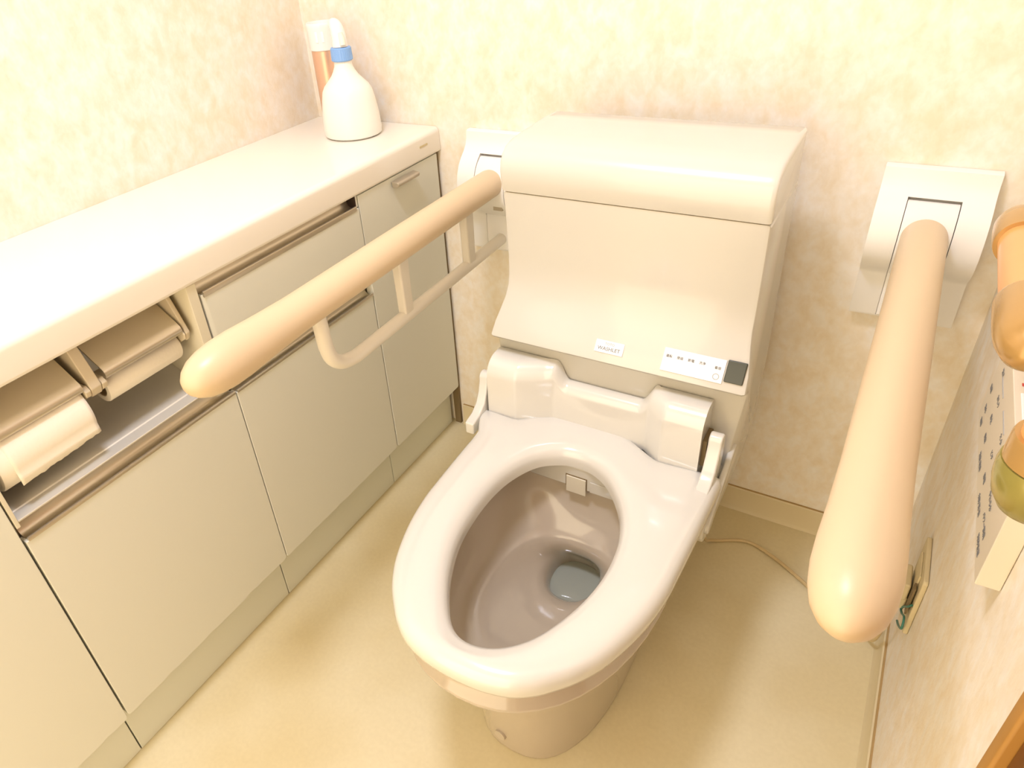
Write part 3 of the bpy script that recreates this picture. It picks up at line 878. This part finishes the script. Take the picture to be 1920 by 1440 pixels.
text('name_lettering', 'WASHLET', 0.0086, ledge_pt(0.5442, 0.32) + n_l * 0.0015, (1, 0, 0), up_l, M['print'], toilet, align='CENTER')
tag(sticker('indicator_panel', 0.6325, 0.7275, 0.10, 0.92, 0.0014, M['panelw']), 'white indicator panel with small grey lettering')
for i, s_ in enumerate(('運転', '便座', '節電', '洗浄')):
    text('panel_lettering', s_, 0.0052, ledge_pt(0.6365 + 0.0172 * i, 0.60) + n_l * 0.0017, (1, 0, 0), up_l, M['print'], toilet)
text('panel_lettering', '着座', 0.0052, ledge_pt(0.7120, 0.56) + n_l * 0.0017, (1, 0, 0), up_l, M['print'], toilet)
# little ring below the last label
c0 = ledge_pt(0.7172, 0.30) + n_l * 0.0018
V = []; n = 24
for rr in (0.0038, 0.0050):
    for k in range(n):
        V.append(c0 + Vector((1, 0, 0)) * rr * math.cos(2 * math.pi * k / n) + up_l * rr * math.sin(2 * math.pi * k / n))
F = [(k, (k + 1) % n, n + (k + 1) % n, n + k) for k in range(n)]
mk('indicator_ring', V, F, M['printl'], toilet)
sb = sticker('sensor_window', 0.7295, 0.7575, 0.20, 0.96, 0.0030, M['sensor'], base=-0.012, bevel=0.0015)
tag(sb, 'dark smoked sensor window')

# foot screw cap
c0 = Vector((0.5300, -0.7575, 0.040)); nn = Vector((-0.14, -0.98, 0.02)).normalized()
V, F = tubeg([c0 - nn * 0.010, c0 + nn * 0.0012], 0.0105, 20)
tag(mk('screw_cap', V, F, M['ceramic'], toilet, bevel=0.0008), 'round screw cap low on the foot')

# power cord: from the unit down to the floor, along the floor and up to the plug
pth = catmull([(0.706, -0.23, 0.325), (0.708, -0.215, 0.20), (0.707, -0.170, 0.05), (0.722, -0.130, 0.0065), (0.783, -0.100, 0.0045), (0.841, -0.118, 0.0045), (0.901, -0.154, 0.0045), (0.950, -0.188, 0.0045), (1.005, -0.222, 0.0045), (1.032, -0.240, 0.0060), (1.040, -0.262, 0.03), (1.040, -0.300, 0.10), (1.036, -0.330, 0.17), (1.030, -0.342, 0.215), (1.032, -0.343, 0.235)], 8)
tube('power_cord', pth, 0.0036, M['cord'], toilet, 12)
V, F = join(boxg(1.0185, XR - 0.0105, -0.362, -0.326, 0.236, 0.262), boxg(1.0125, XR - 0.013, -0.368, -0.320, 0.262, 0.296))
tag(mk('power_plug', V, F, M['outlet'], toilet, bevel=0.003), 'cream plug block pushed in the wall outlet')

# ------------------------------------------------------------------ wall outlet
t = thing('wall_outlet', (XR, -0.35, 0.28), 'cream outlet plate low on the right wall with a green earth wire', 'outlet')
V, F = prismg([(-0.302, 0.225), (-0.398, 0.225), (-0.402, 0.229), (-0.402, 0.341), (-0.398, 0.345), (-0.302, 0.345), (-0.298, 0.341), (-0.298, 0.229)], 'x', XR - 0.0075, XR - 0.0003)
mk('plate', V, F, M['outlet'], t, bevel=0.002)
box('socket_face', XR - 0.0100, XR - 0.0074, -0.376, -0.322, 0.242, 0.330, M['outlet'], t, bevel=0.001)
box('socket_gap_shade', XR - 0.0125, XR - 0.0098, -0.3900, -0.3765, 0.258, 0.315, M['gap'], t)  # dark block painted as the shaded gap between plug and plate
pth = catmull([(XR - 0.009, -0.399, 0.290), (1.0465, -0.392, 0.277), (1.0460, -0.370, 0.252), (1.0455, -0.359, 0.233), (1.0460, -0.376, 0.242), (1.0460, -0.400, 0.262), (1.0460, -0.412, 0.261), (1.0460, -0.413, 0.249), (1.0460, -0.384, 0.223), (1.0460, -0.362, 0.208)], 7)
tag(tube('earth_wire', pth, 0.0017, M['green'], t, 8), 'dark green earth wire loop')

# ------------------------------------------------------------------ folding grab bars
def grab_bar(cx, label, yaw=0.0):
    t = thing('grab_bar', (cx, 0, 0.70), label, 'grab bar', 'folding grab bars either side of the toilet')
    HW = 0.077
    # wall bracket: side profile (y, z)
    pr = [(-0.0006, 0.8200), (-0.0120, 0.8200), (-0.0165, 0.8180), (-0.0170, 0.8140), (-0.0180, 0.8020), (-0.0230, 0.7900), (-0.0330, 0.7790), (-0.0450, 0.7690), (-0.0560, 0.7560), (-0.0640, 0.7400), (-0.0680, 0.7220), (-0.0685, 0.7040), (-0.0650, 0.6880), (-0.0570, 0.6730), (-0.0470, 0.6620), (-0.0350, 0.6530), (-0.0260, 0.6460), (-0.0225, 0.6380), (-0.0220, 0.5620), (-0.0200, 0.5580), (-0.0006, 0.5580)]
    gpr = pr
    wb = prism('wall_bracket', pr, 'x', cx - HW, cx + HW, M['white'], t)
    cut(wb, boxg(cx - 0.0360, cx + 0.0360, -0.2, -0.0188, 0.5615, 0.7785))
    for p in wb.data.polygons: p.use_smooth = True
    wb.data.set_sharp_from_angle(angle=R(30))
    box('bracket_slot_shade', cx - 0.0359, cx + 0.0359, -0.0185, -0.0006, 0.560, 0.7780, M['dark'], t)  # solid dark block, paints the shade seen in the slot round the hub
    hub = [(-0.0300, 0.7735), (-0.0365, 0.7725), (-0.0480, 0.7640), (-0.0580, 0.7520), (-0.0650, 0.7380), (-0.0690, 0.7220), (-0.0695, 0.7040), (-0.0660, 0.6880), (-0.0580, 0.6730), (-0.0480, 0.6620), (-0.0355, 0.6520), (-0.0300, 0.6450)]
    V, F = prismg(hub, 'x', cx - 0.0350, cx + 0.0350)
    mk('swing_hub', V, F, M['white'], t, smooth=True, bevel=0.001, angle=30)
    box('release_tab', cx + 0.004, cx + 0.026, -0.060, -0.052, 0.668, 0.678, M['handle'], t, bevel=0.001)
    box('lower_cover', cx - 0.0350, cx + 0.0350, -0.0235, -0.0200, 0.562, 0.644, M['white'], t, bevel=0.001)
    # grip: slight swelling and round nose
    BZ = 0.7270
    yy = [(-0.0500, 0.0300), (-0.060, 0.0315), (-0.12, 0.0318), (-0.40, 0.0322), (-0.66, 0.0325), (-0.73, 0.0338), (-0.775, 0.0355), (-0.805, 0.0355), (-0.828, 0.0332), (-0.845, 0.0290), (-0.858, 0.0222), (-0.866, 0.0145), (-0.8705, 0.0060), (-0.8712, 0.0008)]
    path = [(cx, y, BZ) for y, r_ in yy]
    V, F = tubeg(path, [r_ for y, r_ in yy], 40)
    bulge = lambda y: 0.88 + 0.12 * (1 - sstep(-0.79, -0.66, y))
    sag = lambda y: 0.006 * (y / 0.87) ** 2
    V = [(v_[0] + yaw * v_[1], v_[1], BZ + (v_[2] - BZ) * bulge(v_[1]) - sag(v_[1])) for v_ in V]
    g = mk('grip', V, F, M['grip'], t, smooth=True, angle=60)
    # lower white rail with its bend, and two flat struts
    pth = [(cx, -0.615, 0.705), (cx, -0.613, 0.66)] + [(cx, y, z) for y, z in catmull([Vector((-0.612, 0.640)), Vector((-0.604, 0.612)), Vector((-0.582, 0.592)), Vector((-0.548, 0.5830))], 5)] + [(cx, -0.45, 0.5840), (cx, -0.2, 0.5860), (cx, -0.0235, 0.5880)]
    pth = [(q[0] + yaw * q[1], q[1], q[2]) for q in pth]
    tube('lower_rail', pth, 0.0125, M['tube'], t, 20)
    for y in (-0.393, -0.163):
        V, F = prismg([(y - 0.015, 0.703), (y + 0.015, 0.703), (y + 0.013, 0.590), (y - 0.013, 0.590)], 'x', cx - 0.0095, cx + 0.0095)
        mk('strut', V, F, M['tube'], t, bevel=0.004, seg=3)
    return t
grab_bar(0.160, 'tan folding grab bar over the cabinets, left of the toilet, white rail beneath')
grab_bar(0.9390, 'tan folding grab bar between the toilet and the right wall', 0.0065)

# ------------------------------------------------------------------ remote on the right wall
t = thing('wall_remote', (XR, -0.54, 0.70), 'cream wall remote with columns of dark lettering, on the right wall', 'remote control')
RX = 1.0376
box('case', RX, XR - 0.0004, -0.684, -0.385, 0.6385, 0.7545, M['remote'], t, bevel=0.0012)
rnd = random.Random(9)
rowz = [0.650, 0.665, 0.684, 0.703, 0.722]
labels_ = [('止', '停止'), ('おしり', 'おしり'), ('やわらか', 'やわらか'), ('ビデ', 'ビデ'), ('乾燥', '乾燥')]
# lettering reads upright for someone facing the wall
for y, z, s_ in ((-0.640, 0.645, '洗浄位置'), (-0.575, 0.645, '水勢 弱 強'), (-0.500, 0.645, '温度 乾燥'), (-0.430, 0.646, '電源'),
                 (-0.625, 0.662, 'パワー脱臭'), (-0.560, 0.661, '節電'), (-0.486, 0.662, '便座'), (-0.425, 0.662, '温水'),
                 (-0.612, 0.680, 'やわらか'), (-0.548, 0.684, 'ビデ'), (-0.476, 0.682, '停止'), (-0.410, 0.682, '音量'),
                 (-0.470, 0.705, 'おしり'), (-0.555, 0.712, '大 小'), (-0.440, 0.722, '流す')):
    text('remote_lettering', s_, 0.0078, (RX - 0.0004, y + 0.015, z + 0.002), (0, -1, 0), (0, 0, 1), M['print'], t)
for y in (-0.46, -0.53, -0.60):
    V, F = prismg([(y - 0.022, 0.724), (y + 0.022, 0.724), (y + 0.022, 0.7255), (y - 0.022, 0.7255)], 'x', RX - 0.0006, RX + 0.0002)
    mk('rule_line', V, F, M['printl'], t)
box('top_button', RX + 0.006, XR - 0.004, -0.575, -0.515, 0.7540, 0.7556, M['panelw'], t, bevel=0.0006)
box('top_button', RX + 0.006, XR - 0.004, -0.655, -0.595, 0.7540, 0.7556, M['panelw'], t, bevel=0.0006)
box('red_mark', RX + 0.0075, RX + 0.0105, -0.500, -0.494, 0.7543, 0.7548, M['red'], t)

# ------------------------------------------------------------------ wooden handrail on the right wall, with gold end caps
t = thing('handrail', (XR, -0.6, 0.89), 'short horizontal orange wood handrail with gold end sockets, right frame edge', 'handrail')
HX, HZ = 1.0040, 0.9000
ya, yb = -0.485, -0.618
V, F = tubeg([(HX, ya + 0.02, HZ), (HX, yb - 0.01, HZ)], 0.0205, 36)
mk('rail', V, F, M['wood'], t, smooth=True)
def capy(y_open, sgn, L, m, par, name='end_cap'):
    # sgn=-1: cap nose towards the camera
    yy = [(0.0, 0.0222), (0.0, 0.0243), (0.004, 0.0250), (L * 0.45, 0.0250), (L * 0.65, 0.0240), (L * 0.82, 0.0205), (L * 0.93, 0.0145), (L * 0.985, 0.0070), (L, 0.0008)]
    V, F = tubeg([(HX, y_open + sgn * d_, HZ) for d_, _ in yy], [r_ for _, r_ in yy], 36)
    # manual rings (tubeg needs non-zero tangents)
    rings = []
    for d_, r_ in yy:
        rings.append([(HX + r_ * math.cos(2 * math.pi * k / 36), y_open + sgn * d_, HZ + r_ * math.sin(2 * math.pi * k / 36)) for k in range(36)])
    V, F = loftg(rings)
    return mk(name, V, F, m, par, smooth=True, angle=50)
tag(capy(yb, -1, 0.092, M['brass'], t), 'gold domed end cap')
tag(capy(ya, 1, 0.070, M['brass'], t), 'gold domed end cap')
for y in (yb - 0.045, ya + 0.03):
    V, F = join(boxg(HX + 0.012, XR - 0.0003, y - 0.010, y + 0.010, HZ - 0.012, HZ + 0.012))
    mk('wall_mount', V, F, M['brass'], t, bevel=0.003)

# upright handrail on the right wall, beside the door frame
t = thing('handrail', (XR, -0.815, 0.9), 'upright orange wood handrail with gold ring and olive end, right frame edge', 'handrail')
VX, VY, VZ = 1.0150, -0.815, 0.904
V, F = tubeg([(VX, VY, VZ - 0.02), (VX, VY, VZ + 0.36)], 0.0215, 36)
mk('rail', V, F, M['wood'], t, smooth=True)
def capz(z_open, sgn, L0, L, par):
    def rings(tab): return [[(VX + r_ * math.cos(2 * math.pi * k / 36), VY + r_ * math.sin(2 * math.pi * k / 36), z_open + sgn * d_) for k in range(36)] for d_, r_ in tab]
    V, F = loftg(rings([(0.0, 0.0225), (0.0, 0.0248), (0.003, 0.0257), (L0, 0.0262), (L0, 0.02)]))
    tag(mk('ring', V, F, M['brass'], par, smooth=True, angle=50), 'gold ring')
    V, F = loftg(rings([(L0 + 0.0006, 0.02), (L0 + 0.0006, 0.0270), (L0 + 0.006, 0.0278), (L0 + L * 0.35, 0.0272), (L0 + L * 0.6, 0.0245), (L0 + L * 0.82, 0.0185), (L0 + L * 0.95, 0.0100), (L0 + L, 0.0010)]))
    tag(mk('end_cap', V, F, M['olive'], par, smooth=True, angle=50), 'olive domed end cap')
capz(VZ, -1, 0.020, 0.048, t)
capz(VZ + 0.34, 1, 0.020, 0.048, t)
for z in (VZ - 0.012, VZ + 0.352):
    box('wall_mount', VX + 0.012, XR - 0.0003, VY - 0.010, VY + 0.010, z - 0.010, z + 0.010, M['brass'], t, bevel=0.003)
